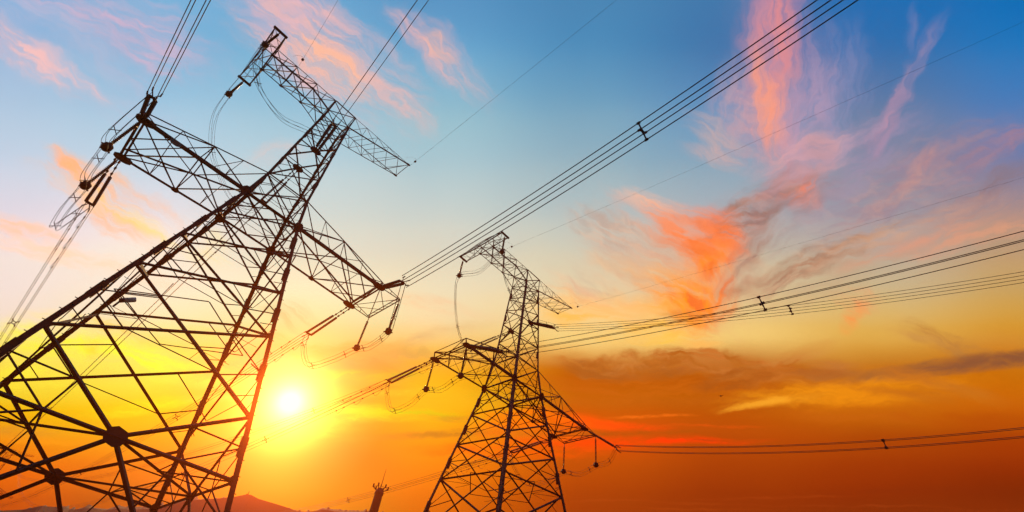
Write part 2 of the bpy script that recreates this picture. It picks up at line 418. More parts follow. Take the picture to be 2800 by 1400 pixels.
class MB:
    def __init__(s):
        s.v, s.f = [], []

    def prism(s, a, b, prof, ux, uy):
        n0 = len(s.v)
        k = len(prof)
        for p in (a, b):
            for x, y in prof:
                s.v.append(p + ux * x + uy * y)
        for i in range(k):
            j = (i + 1) % k
            s.f.append((n0 + i, n0 + j, n0 + k + j, n0 + k + i))
        s.f.append(tuple(n0 + i for i in reversed(range(k))))
        s.f.append(tuple(n0 + k + i for i in range(k)))

    def angle(s, a, b, size, inward=None, off=0.0, t=None):
        """rolled steel angle from a to b; its heel points away from 'inward'"""
        a, b = Vector(a), Vector(b)
        d = b - a
        if d.length < 1e-4:
            return
        d.normalize()
        r = Vector(inward) if inward is not None else Vector((0, 0, 1))
        r = r - d * r.dot(d)
        if r.length < 1e-3:
            r = Vector((1, 0.3, 0)) - d * Vector((1, 0.3, 0)).dot(d)
        r.normalize()
        w_ = d.cross(r)
        ux, uy = (r + w_).normalized(), (r - w_).normalized()
        size *= .76
        t = t or size * 0.16
        h = size * 0.3
        pr = [(-h, -h), (size - h, -h), (size - h, t - h), (t - h, t - h), (t - h, size - h), (-h, size - h)]
        o = r * (-off)
        if ux.cross(uy).dot(d) < 0:
            pr = pr[::-1]
        s.prism(a + o, b + o, pr, ux, uy)

    def bar(s, a, b, sx, sy=None, ref=(0, 0, 1)):
        a, b = Vector(a), Vector(b)
        d = (b - a).normalized()
        r = Vector(ref) - d * Vector(ref).dot(d)
        if r.length < 1e-3:
            r = Vector((1, 0, 0)) - d * d.x
        r.normalize()
        w_ = d.cross(r)
        sy = sy or sx
        x, y = sx / 2, sy / 2
        s.prism(a, b, [(-x, -y), (x, -y), (x, y), (-x, y)], w_, r)

    def plate(s, c, n, up, rx, ry, th=0.03, k=8):
        """cut-corner gusset plate"""
        c, n = Vector(c), Vector(n).normalized()
        u = Vector(up) - n * Vector(up).dot(n)
        u.normalize()
        w_ = u.cross(n)
        if k == 8:
            pr = [(1, .45), (.5, 1), (-.5, 1), (-1, .45), (-1, -.45), (-.5, -1), (.5, -1), (1, -.45)]
        else:
            pr = [(1, 1), (-1, 1), (-1, -1), (1, -1)]
        s.prism(c - n * th / 2, c + n * th / 2, [(x * rx, y * ry) for x, y in pr], w_, u)

    def tube(s, pts, r, k=5, cap=True):
        pts = [Vector(p) for p in pts]
        n0 = len(s.v)
        ref = None
        for i, p in enumerate(pts):
            d = (pts[min(i + 1, len(pts) - 1)] - pts[max(i - 1, 0)]).normalized()
            if ref is None:
                ref = Vector((0, 0, 1)) if abs(d.z) < .9 else Vector((1, 0, 0))
            ref = (ref - d * ref.dot(d)).normalized()
            w_ = d.cross(ref)
            rad = r[i] if isinstance(r, (list, tuple)) else r
            for j in range(k):
                a = 2 * pi * j / k
                s.v.append(p + ref * (cos(a) * rad) + w_ * (sin(a) * rad))
        for i in range(len(pts) - 1):
            for j in range(k):
                j2 = (j + 1) % k
                s.f.append((n0 + i * k + j, n0 + i * k + j2, n0 + (i + 1) * k + j2, n0 + (i + 1) * k + j))
        if cap:
            s.f.append(tuple(n0 + j for j in reversed(range(k))))
            e = n0 + (len(pts) - 1) * k
            s.f.append(tuple(e + j for j in range(k)))

    def sheds(s, a, b, n, R_=0.14, k=10):
        """string of insulator discs from a to b"""
        a, b = Vector(a), Vector(b)
        pts, rad = [], []
        for i in range(n):
            t0 = i / n
            q_ = 1.0 / n
            for dt, rr_ in ((.08, .04), (.40, .04), (.46, R_ * .8), (.62, R_), (.68, R_ * .9), (.72, .035)):
                pts.append(a.lerp(b, t0 + dt * q_))
                rad.append(rr_)
        s.tube(pts, rad, k)

    def obj(s, name, material, parent=None, smooth=False):
        me = bpy.data.meshes.new(name)
        me.from_pydata([tuple(v) for v in s.v], [], s.f)
        me.materials.append(material)
        if smooth:
            for p in me.polygons:
                p.use_smooth = True
        me.update()
        o = bpy.data.objects.new(name, me)
        COL.objects.link(o)
        if parent is not None:
            o.parent = parent
        return o


def thing(name, label, cat, group=None, loc=(0, 0, 0), rz=0.0):
    o = bpy.data.objects.new(name, None)
    COL.objects.link(o)
    o.empty_display_size = 0.5
    o.location = loc
    o.rotation_euler = (0, 0, rz)
    o['label'] = label
    o['category'] = cat
    if group:
        o['group'] = group
    return o


# ------------------------------------------------------------------ ground and hills
def ridge(az):
    T = [(-120, 5), (-80, 6), (-60, 6.2), (-48, 6.4), (-39.3, 7.0), (-38.1, 7.43), (-37.3, 7.94), (-36.3, 8.18), (-35.9, 8.39), (-35.4, 8.31), (-34.9, 8.49), (-34.5, 8.7), (-33.9, 8.91),
         (-33.1, 9.0), (-32.2, 9.44), (-31.5, 9.54), (-29.9, 10.06), (-28.5, 10.74), (-27.8, 11.18), (-26.8, 11.46), (-25.3, 11.81), (-23.8, 12.24),
         (-23.05, 12.56), (-22.6, 12.61), (-21.8, 12.44), (-20.8, 12.41), (-19.8, 12.42), (-18.7, 12.43), (-18.0, 12.42), (-16.9, 12.62), (-16.0, 12.99), (-15.6, 13.25),
         (-14.9, 13.36), (-13.8, 13.48), (-11.2, 13.88), (-8.9, 14.0), (-5, 13.6), (10, 12), (25, 11), (45, 11.5), (70, 10), (100, 6), (130, 5)]
    for (a, e), (a2, e2) in zip(T, T[1:]):
        if a <= az <= a2:
            return e + (e2 - e) * (az - a) / (a2 - a)
    return 5.0


DR = 150.0
g = MB()
rings = [0, 4, 30, 90, 180, 300, 450, 600]
NS = 72
for r in rings:
    for k in range(NS):
        a = 2 * pi * k / NS
        g.v.append(Vector((r * sin(a), r * cos(a), 0)))
for i in range(len(rings) - 1):
    for k in range(NS):
        k2 = (k + 1) % NS
        g.f.append((i * NS + k2, i * NS + k, (i + 1) * NS + k, (i + 1) * NS + k2))
go = g.obj('ground', GROUND)
go['kind'] = 'structure'

h = MB()
AZ = [-118 + i * 0.2 for i in range(int(240 / 0.2))]
PRF = [(72, -.02), (82, .08), (94, .24), (110, .48), (126, .76), (141, .95), (DR, 1.0), (190, .97), (340, .97), (400, .5), (450, -.02)]
rnd = random.Random(3)
tree = [0.0] * len(AZ)
for i in range(len(AZ)):
    tree[i] = rnd.random() * 0.3 + (.55 if rnd.random() < .2 else 0)
for r, fr in PRF:
    for i, a in enumerate(AZ):
        H = 1.6 + DR * math.tan(radians(ridge(a)))
        jag = tree[i] * (1 if r == DR else 0)
        fade = min(1.0, (a + 118) / 12.0, (122 - a) / 12.0)
        wob = 1 + .02 * sin(a * .35 + r * .02) * (0 if r == DR else 1)
        h.v.append(Vector((r * sin(radians(a)), r * cos(radians(a)), (H * fr * wob + jag) * max(0, fade) - .3)))
n = len(AZ)
for j in range(len(PRF) - 1):
    for i in range(n - 1):
        h.f.append((j * n + i, (j + 1) * n + i, (j + 1) * n + i + 1, j * n + i + 1))
ho = h.obj('hills', HILL)
ho['kind'] = 'structure'

hb = bmesh.new()
bmesh.ops.create_cube(hb, size=1.0)
for v in hb.verts:
    v.co = Vector((v.co.x * 1220, v.co.y * 1220, -2.0 if v.co.z < 0 else AIR_TOP))
hme = bpy.data.meshes.new('haze')
hb.to_mesh(hme)
hb.free()
hz_o = bpy.data.objects.new('haze', hme)
COL.objects.link(hz_o)
hz_o['kind'] = 'stuff'
hmat = bpy.data.materials.new('haze_air')
hmat.use_nodes = True
hmat.node_tree.nodes.clear()
pv = hmat.node_tree.nodes.new('ShaderNodeVolumePrincipled')
pv.inputs['Color'].default_value = AIR_C + (1,)
pv.inputs['Density'].default_value = AIR
pv.inputs['Anisotropy'].default_value = AIR_G
hout = hmat.node_tree.nodes.new('ShaderNodeOutputMaterial')
hmat.node_tree.links.new(pv.outputs[0], hout.inputs['Volume'])
hme.materials.append(hmat)

# ------------------------------------------------------------------ pylon
YAW = radians(42.5095)
ZL = [19.318, 16.164, 12.825, 9.395, 4.205, 0.903]
ZT, ZU0, ZU1, ZG = 22.447, 34.288, 36.208, -7.62
W0, WT, WU = 2.211, 1.804, 1.227


def hw(z):
    if z >= ZL[3]:
        return W0 + .1916 * (ZL[0] - z)
    return W0 + .1916 * (ZL[0] - ZL[3]) + .1862 * (ZL[3] - z)


def cw(z):
    if z <= ZT:
        return W0 + (WT - W0) * (z - ZL[0]) / (ZT - ZL[0])
    return WT + (WU - WT) * (z - ZT) / (ZU0 - ZT) if z < ZU0 else WU


CORN = [(-1, -1), (1, -1), (1, 1), (-1, 1)]
FACES = [((-1, -1), (1, -1), (0, 1, 0)), ((1, -1), (1, 1), (-1, 0, 0)), ((1, 1), (-1, 1), (0, -1, 0)), ((-1, 1), (-1, -1), (1, 0, 0))]


def B(c, z):
    return Vector((c[0] * hw(z), c[1] * hw(z), z))


def C(c, z):
    return Vector((c[0] * cw(z), c[1] * cw(z), z))


def V(*a):
    return Vector(a)


P1, P2 = V(-9.5, -2.39, 19.107), V(-9.5, 2.39, 19.107)
PT1, PT2 = V(-9.7, -2.30, 19.80), V(-9.7, 2.30, 19.80)
Q1, Q2 = V(10.45, -2.28, 19.107), V(10.45, 2.28, 19.107)
QT1, QT2 = V(10.45, -2.25, 19.70), V(10.45, 2.25, 19.70)
R1, R2 = V(12.55, -2.35, 19.109), V(12.55, 2.35, 19.109)
E1, E2 = V(8.50, -1.19, 36.40), V(8.50, 1.19, 36.40)


def xpanel(m, a0, a1, b0, b1, inn, s1, s2, sub=True):
    """a0,a1 bottom pair, b0,b1 top pair"""
    m.angle(a0, b1, s1, inn)
    m.angle(a1, b0, s1, inn, off=-s1 * 1.1)
    if not sub:
        return
    la = (a1 - a0).length
    lb = (b1 - b0).length
    t = la / (la + lb)
    X = a0.lerp(b1, t)
    for A0, Bt in ((a0, b0), (a1, b1)):
        q1 = A0.lerp(X, .5)
        q2 = Bt.lerp(X, .5)
        mid = A0.lerp(Bt, .5)
        m.angle(mid, q1, s2, inn, off=.02)
        m.angle(mid, q2, s2, inn, off=.02)
        m.angle(A0.lerp(Bt, .25), A0.lerp(X, .25), s2 * .7, inn, off=.03)
    m.angle(a0.lerp(X, .5), a1.lerp(X, .5), s2 * .8, inn, off=.05)


def build_pylon():
    root = thing('transmission_pylon', 'x', 'pylon', 'lattice tension pylons', rz=YAW)
    # legs with bolts and footing
    for c in CORN:
        m = MB()
        inn = V(-c[0], -c[1], 0)
        m.angle(B(c, ZG), B(c, ZL[4]), .36, inn)
        m.angle(B(c, ZL[4]), B(c, ZL[3]), .34, inn)
        m.angle(B(c, ZL[3]), B(c, ZL[0]), .32, inn)
        for zz in (-1.5, 2.6, 6.9, 11.0, 14.5, 17.6):         # splice plates
            p = B(c, zz)
            m.plate(p + inn * .05, (0, 1, 0), B(c, zz + 1) - p, .17, .5, .20, 4)
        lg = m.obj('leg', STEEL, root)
        m = MB()
        z = ZG + 2
        k = 0
        while z < ZL[0]:
            p = B(c, z)
            d = V(c[0], 0, 0) if k % 2 else V(0, c[1], 0)
            m.bar(p, p + d * .2, .03)
            z += .4
            k += 1
        m.obj('step_bolt', STEEL, lg)['kind'] = 'stuff'
        m = MB()
        p = B(c, ZG)
        m.tube([p + V(0, 0, -1.2), p + V(0, 0, -.1), p + V(0, 0, .25)], [.7, .6, .45], 12)
        m.obj('footing', CONC, lg)
        m = MB()
        m.angle(B(c, ZL[0]), C(c, ZT), .30, inn)
        m.angle(C(c, ZT), C(c, ZU0), .26, inn)
        m.angle(C(c, ZU0), C(c, ZU1), .16, inn)
        for zz in (24.5, 29.2, 32.8):
            m.plate(C(c, zz) + inn * .05, (0, 1, 0), (0, 0, 1), .13, .4, .15, 4)
        m.obj('column_post', STEEL, root)
    # body bracing, face by face
    for fi, (c0, c1, inn) in enumerate(FACES):
        m = MB()
        for i in range(4):
            s1 = (.14, .15, .16, .17)[i]
            xpanel(m, B(c0, ZL[i + 1]), B(c1, ZL[i + 1]), B(c0, ZL[i]), B(c1, ZL[i]), inn, s1, .07)
        z4, z5 = ZL[4], ZL[5]
        ctr = (B(c0, z5) + B(c1, z5)) / 2
        for c in (c0, c1):
            m.angle(B(c, z4), ctr, .19, inn)
            m.angle(B(c, z5), ctr, .18, inn, off=.05)
            m.angle(ctr, B(c, -6.9), .20, inn, off=-.06)
            vm, hm, lm = B(c, z4).lerp(ctr, .5), B(c, z5).lerp(ctr, .5), B(c, (z4 + z5) / 2)
            m.angle(vm, hm, .08, inn)
            m.angle(vm, lm, .08, inn)
            m.angle(lm, hm, .08, inn, off=.03)
            m.angle(hm, ctr.lerp(B(c, -6.9), .3), .08, inn)
            m.angle(B(c, -3), ctr.lerp(B(c, -6.9), .5), .10, inn)
            m.angle(B(c, -1), ctr.lerp(B(c, -6.9), .5), .08, inn)
            m.angle(B(c, -1), hm, .09, inn)
        m.angle(B(c0, ZL[0]), B(c1, ZL[0]), .20, inn, off=.04)
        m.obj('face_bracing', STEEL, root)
        # column faces
        m = MB()
        lv = [ZL[0], ZT, 25.4, 28.15, 30.3, 32.3, ZU0, ZU1]
        m.angle(C(c0, ZT), C(c1, ZT), .13, inn, off=.03)
        for i in range(len(lv) - 1):
            a0, a1, b0, b1 = C(c0, lv[i]), C(c1, lv[i]), C(c0, lv[i + 1]), C(c1, lv[i + 1])
            if fi in (0, 2) and i in (2, 3):
                z = 28.15
                ct = (C(c0, z) + C(c1, z)) / 2
                e0, e1 = (a0, a1) if i == 2 else (b0, b1)
                m.angle(e0, ct, .15, inn)
                m.angle(e1, ct, .15, inn)
                if i == 2:
                    m.angle(C(c0, z), C(c1, z), .14, inn, off=.04)
                    m.angle(e0.lerp(ct, .5), C(c0, (lv[2] + z) / 2), .06, inn)
                    m.angle(e1.lerp(ct, .5), C(c1, (lv[2] + z) / 2), .06, inn)
            else:
                xpanel(m, a0, a1, b0, b1, inn, .11, .05, sub=(i < 3))
            if i not in (0, 3):
                m.angle(b0, b1, .09, inn, off=.05)
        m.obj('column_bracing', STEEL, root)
    # horizontal frames inside the body
    for z, s1 in ((ZL[5], .17), (ZL[0], .12), (ZL[3], .08)):
        m = MB()
        mids = [(B(a, z) + B(b, z)) / 2 for a, b, _ in FACES]
        for i in range(4):
            a, b = mids[i], mids[(i + 1) % 4]
            m.angle(a, b, s1, (0, 0, 1))
            m.angle(B(FACES[i][1], z), (a + b) / 2, s1 * .6, (0, 0, 1), off=.04)
            m.angle(B(FACES[i][1], z).lerp(a, .5), (a + b) / 2, s1 * .45, (0, 0, 1), off=.06)
            m.angle(B(FACES[i][1], z).lerp(b, .5), (a + b) / 2, s1 * .45, (0, 0, 1), off=.06)
        m.obj('plan_bracing', STEEL, root)
    # gusset plates at the big joints
    for c in CORN:
        for n_ in ((0, c[1], 0), (c[0], 0, 0)):
            m = MB()
            m.plate(B(c, ZL[0]) + V(*n_) * .05, n_, (0, 0, 1), .34, .46)
            m.obj('gusset_plate', STEEL, root)
            for z, r in ((ZL[1], .17), (ZL[2], .18), (ZL[3], .19), (ZL[4], .22), (ZL[5], .26)):
                m = MB()
                m.plate(B(c, z) - V(c[0] * abs(n_[1]), c[1] * abs(n_[0]), 0) * .12 + V(*n_) * .04, n_, (0, 0, 1), r * .8, r)
                m.obj('gusset_plate', STEEL, root)
    for c0, c1, inn in FACES:
        m = MB()
        p = (B(c0, ZL[5]) + B(c1, ZL[5])) / 2
        m.plate(p - V(*inn) * .04, inn, (.25, .25, 1), .46, .38, .05)
        m.obj('gusset_plate', STEEL, root)
    for sy in (-1, 1):
        m = MB()
        m.plate((0, sy * (cw(28.15) + .04), 28.15), (0, 1, 0), (0, 0, 1), .50, .34, .06)
        m.obj('gusset_plate', STEEL, root)
    # lower crossarms
    for side in (-1, 1):
        T1, T2, t1, t2 = (P1, P2, PT1, PT2) if side < 0 else (Q1, Q2, QT1, QT2)
        sy = lambda n_: (side, n_)
        m = MB()
        bn, bf = B((side, -1), ZL[0]), B((side, 1), ZL[0])
        tn, tf = C((side, -1), ZT), C((side, 1), ZT)
        m.angle(T1, bn, .28, (0, 1, 1))
        m.angle(T2, bf, .24, (0, -1, 1))
        m.angle(t1, tn, .13, (0, 1, -1))
        m.angle(t2, tf, .13, (0, -1, -1))
        m.angle(T1, t1, .12)
        m.angle(T2, t2, .12)
        fr = [0, .27, .52, .77, 1.0]
        st = [(T1.lerp(bn, f_), T2.lerp(bf, f_), t1.lerp(tn, f_), t2.lerp(tf, f_)) for f_ in fr]
        big = (st[0], st[2], st[4])
        for a, b in zip(big, big[1:]):
            m.angle(a[0], b[1], .12, (0, 0, 1))
            m.angle(a[1], b[0], .12, (0, 0, 1), off=-.12)
            m.angle(a[2], b[3], .09, (0, 0, -1))
            m.angle(a[3], b[2], .09, (0, 0, -1), off=-.1)
        for i, (a, b) in enumerate(zip(big, big[1:])):
            m.angle(b[2] if i == 0 else a[2], a[0] if i == 0 else b[0], .11, (0, 1, 0))
            m.angle(b[3] if i == 0 else a[3], a[1] if i == 0 else b[1], .11, (0, -1, 0))
        a = st[2]
        for p, q_ in ((a[0], a[2]), (a[1], a[3]), (a[2], a[3]), (a[0], a[1])):
            m.angle(p, q_, .08)
        for k in (1, 3):
            a = st[k]
            for p, q_ in ((a[0], a[2]), (a[1], a[3])):
                m.angle(p, q_, .055)
            if k == 1:
                m.angle(a[2], st[2][0], .055, (0, 1, 0))
                m.angle(a[3], st[2][1], .055, (0, -1, 0))
                m.angle(a[0].lerp(a[1], .5), a[0], .05)
                m.angle(a[0].lerp(a[1], .5), a[1], .05)
            else:
                m.angle(a[2], st[2][0].lerp(st[4][0], .25), .05, (0, 1, 0))
                m.angle(a[0], st[2][2].lerp(st[4][0], .5), .055, (0, 1, 0))
                m.angle(a[1], st[2][3].lerp(st[4][1], .5), .055, (0, -1, 0))
        # end frame between the two tips
        m.angle(T1 + V(side * .07, 0, 0), T2 + V(side * .07, 0, 0), .15, (0, 0, 1))
        m.angle(T1 - V(side * .17, 0, 0), T2 - V(side * .17, 0, 0), .13, (0, 0, 1))
        m.angle(t1, t2, .09, (0, 0, -1))
        mt = (T1 + T2) / 2
        m.angle(mt, t1, .08)
        m.angle(mt, t2, .08)
        m.angle(st[1][0], mt, .10)
        m.angle(st[1][1], mt, .10)
        arm = m.obj('lower_crossarm', STEEL, root)
        for T_ in (T1, T2):
            g_ = MB()
            g_.plate(T_ + V(-side * .25, 0, 0), (0, 1, 0), (0, 0, 1), .50, .20, .26)
            g_.plate(T_ + V(-side * .1, 0, -.03), (0, 0, 1), (0, 1, 0), .5, .36, .06)
            g_.obj('tip_gusset', STEEL, arm)
        for p, n_ in ((st[2][0], (0, 1, 0)), (st[2][1], (0, 1, 0))):
            g_ = MB()
            g_.plate(p, n_, (0, 0, 1), .26, .17, .08)
            g_.obj('joint_gusset', STEEL, arm)
    # jumper frame outside the right crossarm
    m = MB()
    for sy, Qb, Qt, Rb in ((-1, Q1, QT1, R1), (1, Q2, QT2, R2)):
        m.angle(Qb, Rb, .10, (0, 0, 1))
        m.angle(Qt, Rb + V(0, 0, .12), .08, (0, 0, -1))
        m.angle(Qb.lerp(Rb, .5), Qt.lerp(Rb, .5), .05)
    m.angle(R1, R2, .14, (-1, 0, 1))
    m.angle(R1 + V(-.22, 0, .12), R2 + V(-.22, 0, .12), .11, (1, 0, -1))
    m.angle(Q1, R2, .07, (0, 0, 1))
    m.angle(Q2, R1, .07, (0, 0, 1), off=-.08)
    m.angle(Q1, (R1 + R2) / 2, .06, (0, 0, 1), off=.05)
    m.angle(Q2, (R1 + R2) / 2, .06, (0, 0, 1), off=.07)
    for k in range(7):
        y = -2.35 + 4.7 * k / 6
        y2 = -2.35 + 4.7 * (k + 1) / 6
        if k < 6:
            m.angle(V(12.55, y, 19.12), V(12.33, y2, 19.23), .04)
    m.obj('jumper_frame', STEEL, root)
    # upper crossarm to the left
    xs = [-1.227, -2.30, -3.46, -4.55, -5.66, -6.7, -7.72]
    zb = [34.288, 34.78, 35.26, 35.2, 35.15, 35.14, 35.13]
    zt = [36.208, 36.25, 36.29, 36.31, 36.33, 36.30, 36.26]
    hy = [1.227, 1.20, 1.17, 1.14, 1.11, 1.1, 1.1]
    ST = [(V(x, -y, a), V(x, y, a), V(x, -y, b), V(x, y, b)) for x, y, a, b in zip(xs, hy, zb, zt)]
    m = MB()
    for a, b in zip(ST, ST[1:]):
        m.angle(a[0], b[0], .15, (0, 1, 1))
        m.angle(a[1], b[1], .13, (0, -1, 1))
        m.angle(a[2], b[2], .09, (0, 1, -1))
        m.angle(a[3], b[3], .13, (0, -1, -1))
    big = [ST[0], ST[2], ST[4], ST[6]]
    for i, (a, b) in enumerate(zip(big, big[1:])):
        m.angle(a[2], b[0], .09, (0, 1, 0))
        m.angle(a[3], b[1], .09, (0, -1, 0))
        m.angle(a[0], b[1], .09, (0, 0, 1))
        m.angle(a[1], b[0], .09, (0, 0, 1), off=-.1)
        m.angle(a[2], b[3], .07, (0, 0, -1))
        m.angle(a[3], b[2], .07, (0, 0, -1), off=-.08)
        for p, q_ in ((0, 2), (1, 3), (0, 1), (2, 3)):
            m.angle(b[p], b[q_], .075)
    for i in (1, 3, 5):
        a = ST[i]
        for p, q_ in ((0, 2), (1, 3), (0, 1), (2, 3)):
            m.angle(a[p], a[q_], .05)
    ta = m.obj('upper_crossarm', STEEL, root)
    for p in (ST[6][0], ST[6][1], ST[4][0], ST[4][1], ST[6][3], ST[2][0], ST[2][1]):
        g_ = MB()
        g_.plate(p, (0, 1, 0), (0, 0, 1), .17, .12, .08)
        g_.obj('joint_gusset', STEEL, ta)
    # hanger frame across the end of the upper crossarm
    m = MB()
    L = 3.626
    for sy in (-1, 1):
        e0, e1 = V(-7.726, sy * L, 35.15), V(-8.817, sy * L, 35.15)
        i0, i1 = V(-7.72, sy * 1.1, 35.13), V(-8.75, sy * 1.1, 35.13)
        u0 = V(-7.72, sy * 1.1, 36.26)
        u1 = V(-8.6, sy * 1.1, 36.0)
        m.bar(e0 + V(.12, 0, 0), e1 - V(.12, 0, 0), .20, .16)
        for fr in (.33, .66):
            m.angle(i0.lerp(e0, fr), i1.lerp(e1, fr), .05)
        m.angle(u0, e0, .10, (1, 0, 0))
        m.angle(u1, e1, .10, (-1, 0, 0))
        m.angle(i0, e0, .14, (-1, 0, 1))
        m.angle(i1, e1, .14, (1, 0, 1))
        m.angle(i0, i1.lerp(e1, .45), .05)
        m.angle(i1, i0.lerp(e0, .45), .05)
        m.angle(i0.lerp(e0, .45), e1, .05)
        m.angle(i0.lerp(e0, .4), u0.lerp(e0, .4), .05)
        m.angle(i1.lerp(e1, .4), u1.lerp(e1, .4), .05)
        m.angle(i0, u0.lerp(e0, .4), .05)
        m.angle(u0, u1, .07)
        m.angle(i1, u1, .07)
        m.angle(i0, i1, .09)
    m.angle(V(-7.72, -1.1, 35.13), V(-7.72, 1.1, 35.13), .16, (-1, 0, 1))
    m.angle(V(-8.75, -1.1, 35.13), V(-8.75, 1.1, 35.13), .14, (1, 0, 1))
    m.angle(V(-7.72, -1.1, 35.13), V(-8.75, 1.1, 35.13), .07)
    m.angle(V(-7.72, 1.1, 35.13), V(-8.75, -1.1, 35.13), .07, off=-.08)
    m.angle(V(-8.6, -1.1, 36.0), V(-8.6, 1.1, 36.0), .09)
    m.angle(V(-8.6, -1.1, 36.0), V(-8.75, 1.1, 35.13), .05)
    m.obj('hanger_frame', STEEL, root)
    # earth wire arm to the right
    m = MB()
    N_ = 5
    SR = []
    for i in range(N_ + 1):
        t_ = i / N_
        SR.append((V(1.227, -1.227, ZU0).lerp(E1, t_), V(1.227, 1.227, ZU0).lerp(E2, t_), V(1.227, -1.227, ZU1).lerp(E1, t_), V(1.227, 1.227, ZU1).lerp(E2, t_)))
    m.angle(SR[0][0], E1, .12, (0, 1, 1))
    m.angle(SR[0][1], E2, .12, (0, -1, 1))
    m.angle(SR[0][2], E1, .07, (0, 1, -1))
    m.angle(SR[0][3], E2, .07, (0, -1, -1))
    m.angle(V(1.227, -1.227, ZU1), V(-1.227, -1.227, ZU1), .10, (0, 1, 0))
    m.angle(V(1.227, 1.227, ZU1), V(-1.227, 1.227, ZU1), .10, (0, -1, 0))
    for i in range(N_):
        a, b = SR[i], SR[i + 1]
        m.angle(a[2], b[0], .055, (0, 1, 0))
        m.angle(a[3], b[1], .055, (0, -1, 0))
        m.angle(a[0], b[1], .05, (0, 0, 1))
        m.angle(a[1], b[0], .05, (0, 0, 1), off=-.05)
        m.angle(a[3], b[2], .045, (0, 0, -1))
        if i < N_ - 1:
            m.angle(b[0], b[2], .05)
            m.angle(b[1], b[3], .05)
    m.angle(E1, E2, .07)
    m.angle(E1, SR[4][1], .05)
    m.bar(E1 - V(.3, 0, .05), E1 + V(.12, 0, 0), .14)
    m.bar(E2 - V(.3, 0, .05), E2 + V(.12, 0, 0), .14)
    m.obj('earth_wire_arm', STEEL, root)
    return root


def copy_tree(o, parent=None):
    c = o.copy()
    COL.objects.link(c)
    if parent is not None:
        c.parent = parent
    for ch in list(o.children):
        copy_tree(ch, c)
    return c


ON = Vector((-20.0158, 26.5802, 7.6387))
OF = Vector((2.4381, 46.7204, 7.5787))
O3 = Vector((-216.1, 244.5, 28.4))
near = build_pylon()
near.location = ON
near['label'] = 'huge lattice pylon towering on the left with the sun behind its right leg'
far = copy_tree(near)
far.location = OF
far['label'] = 'smaller complete lattice pylon standing right of the sun'
third = copy_tree(near)
third.location = O3
third['label'] = 'tiny distant lattice pylon with only its arm tips showing at the left edge low down'

# number plate on the near pylon
npl = MB()
npl.plate(V(-7.30, -2.43, 19.05), (0, 1, 0), (0, 0, 1), .34, .23, .03)
pl = npl.obj('number_plate', PLATE, near)
rg = MB()
pc = V(-7.30, -2.455, 19.05)
for R_, w_ in ((.17, .02), (.26, .012)):
    for k in range(24):
        a, b = 2 * pi * k / 24, 2 * pi * (k + 1) / 24
        rg.bar(pc + V(cos(a) * R_, 0, sin(a) * R_ * .8), pc + V(cos(b) * R_, 0, sin(b) * R_ * .8), w_, .012, (0, 1, 0))
for dz in (-.035, .035):
    for k in range(12):
        a, b = 2 * pi * k / 12, 2 * pi * (k + 1) / 12
        rg.bar(pc + V(dz * 1.2 + cos(a) * .042, 0, sin(a) * .05), pc + V(dz * 1.2 + cos(b) * .042, 0, sin(b) * .05), .018, .012, (0, 1, 0))
rg.obj('digit_ring', DARK, pl)

# ------------------------------------------------------------------ line hardware
ORG = {'n': ON, 'f': OF}
WHO = {'n': 'the huge left pylon', 'f': 'the smaller right pylon'}
X0 = {'L': -9.5, 'M': 0.0, 'R': 10.45}
TIP = {'L': (-9.5, 2.5, 19.0), 'M': (0.0, 1.62, 28.15), 'R': (10.45, 2.4, 19.0)}
# span curves: x0, y0, z0 at s = 0 then slope down a, curvature b, drift c; start and end of the wire along s
SP = {
 'nL-': (-9.5, -2.4, 19.0, .12147, .0005, -.00717, 3.0, 95), 'nM-': (0, -1.55, 28.1, .12089, .0005, -.115, 4.3, 95), 'nR-': (10.63, -5.5, 18.217, .1047, .00213, -.0515, .2, 62),
 'nL+': (-9.5, 2.4, 19.0, .11143, .00055, .00806, 6.3, 260), 'nM+': (0, 1.55, 28.1, .13246, .00041, -.01845, 6.0, 330), 'nR+': (10.45, 2.28, 19.0, .09396, .00059, -.02472, 6.8, 300),
 'fL-': (-8.58, -6.5, 17.336, .16353, .00207, .09407, .2, 62), 'fM-': (-.396, -5.5, 25.614, .25149, .00259, .19033, .2, 66), 'fR-': (11.322, -6.5, 16.393, .20683, .00265, .07112, -.6, 62),
 'fL+': (-9.5, 2.4, 19.0, .09064, .00066, -.03087, 7.0, 300), 'fM+': (0, 1.55, 28.1, .0715, .0005, -.07673, 6.5, 300), 'fR+': (10.45, 2.28, 19.0, .06497, .00076, .02174, 7.2, 260),
}
SPACER = {'nR-': [22.4], 'fL-': [21.3], 'fM-': [22.3], 'fR-': [22.9], 'nL+': [28.6], 'fL+': [32, 58], 'nM+': [70], 'nR+': [36, 75], 'fR+': [45], 'nL-': [40], 'nM-': [44], 'fM+': [40]}
TXT = {'L': 'left arm', 'M': 'middle column', 'R': 'right arm'}


def curve(k, s_):
    x0, y0, z0, a, b, c, s0, s1 = SP[k]
    sg = -1 if k.endswith('-') else 1
    return V(x0 + c * s_, y0 + sg * s_, z0 - a * s_ + b * s_ * s_)


def place_local(o, t, anchor):
    o.location = ORG[t] + Matrix.Rotation(YAW, 3, 'Z') @ anchor
    o.rotation_euler = (0, 0, YAW)


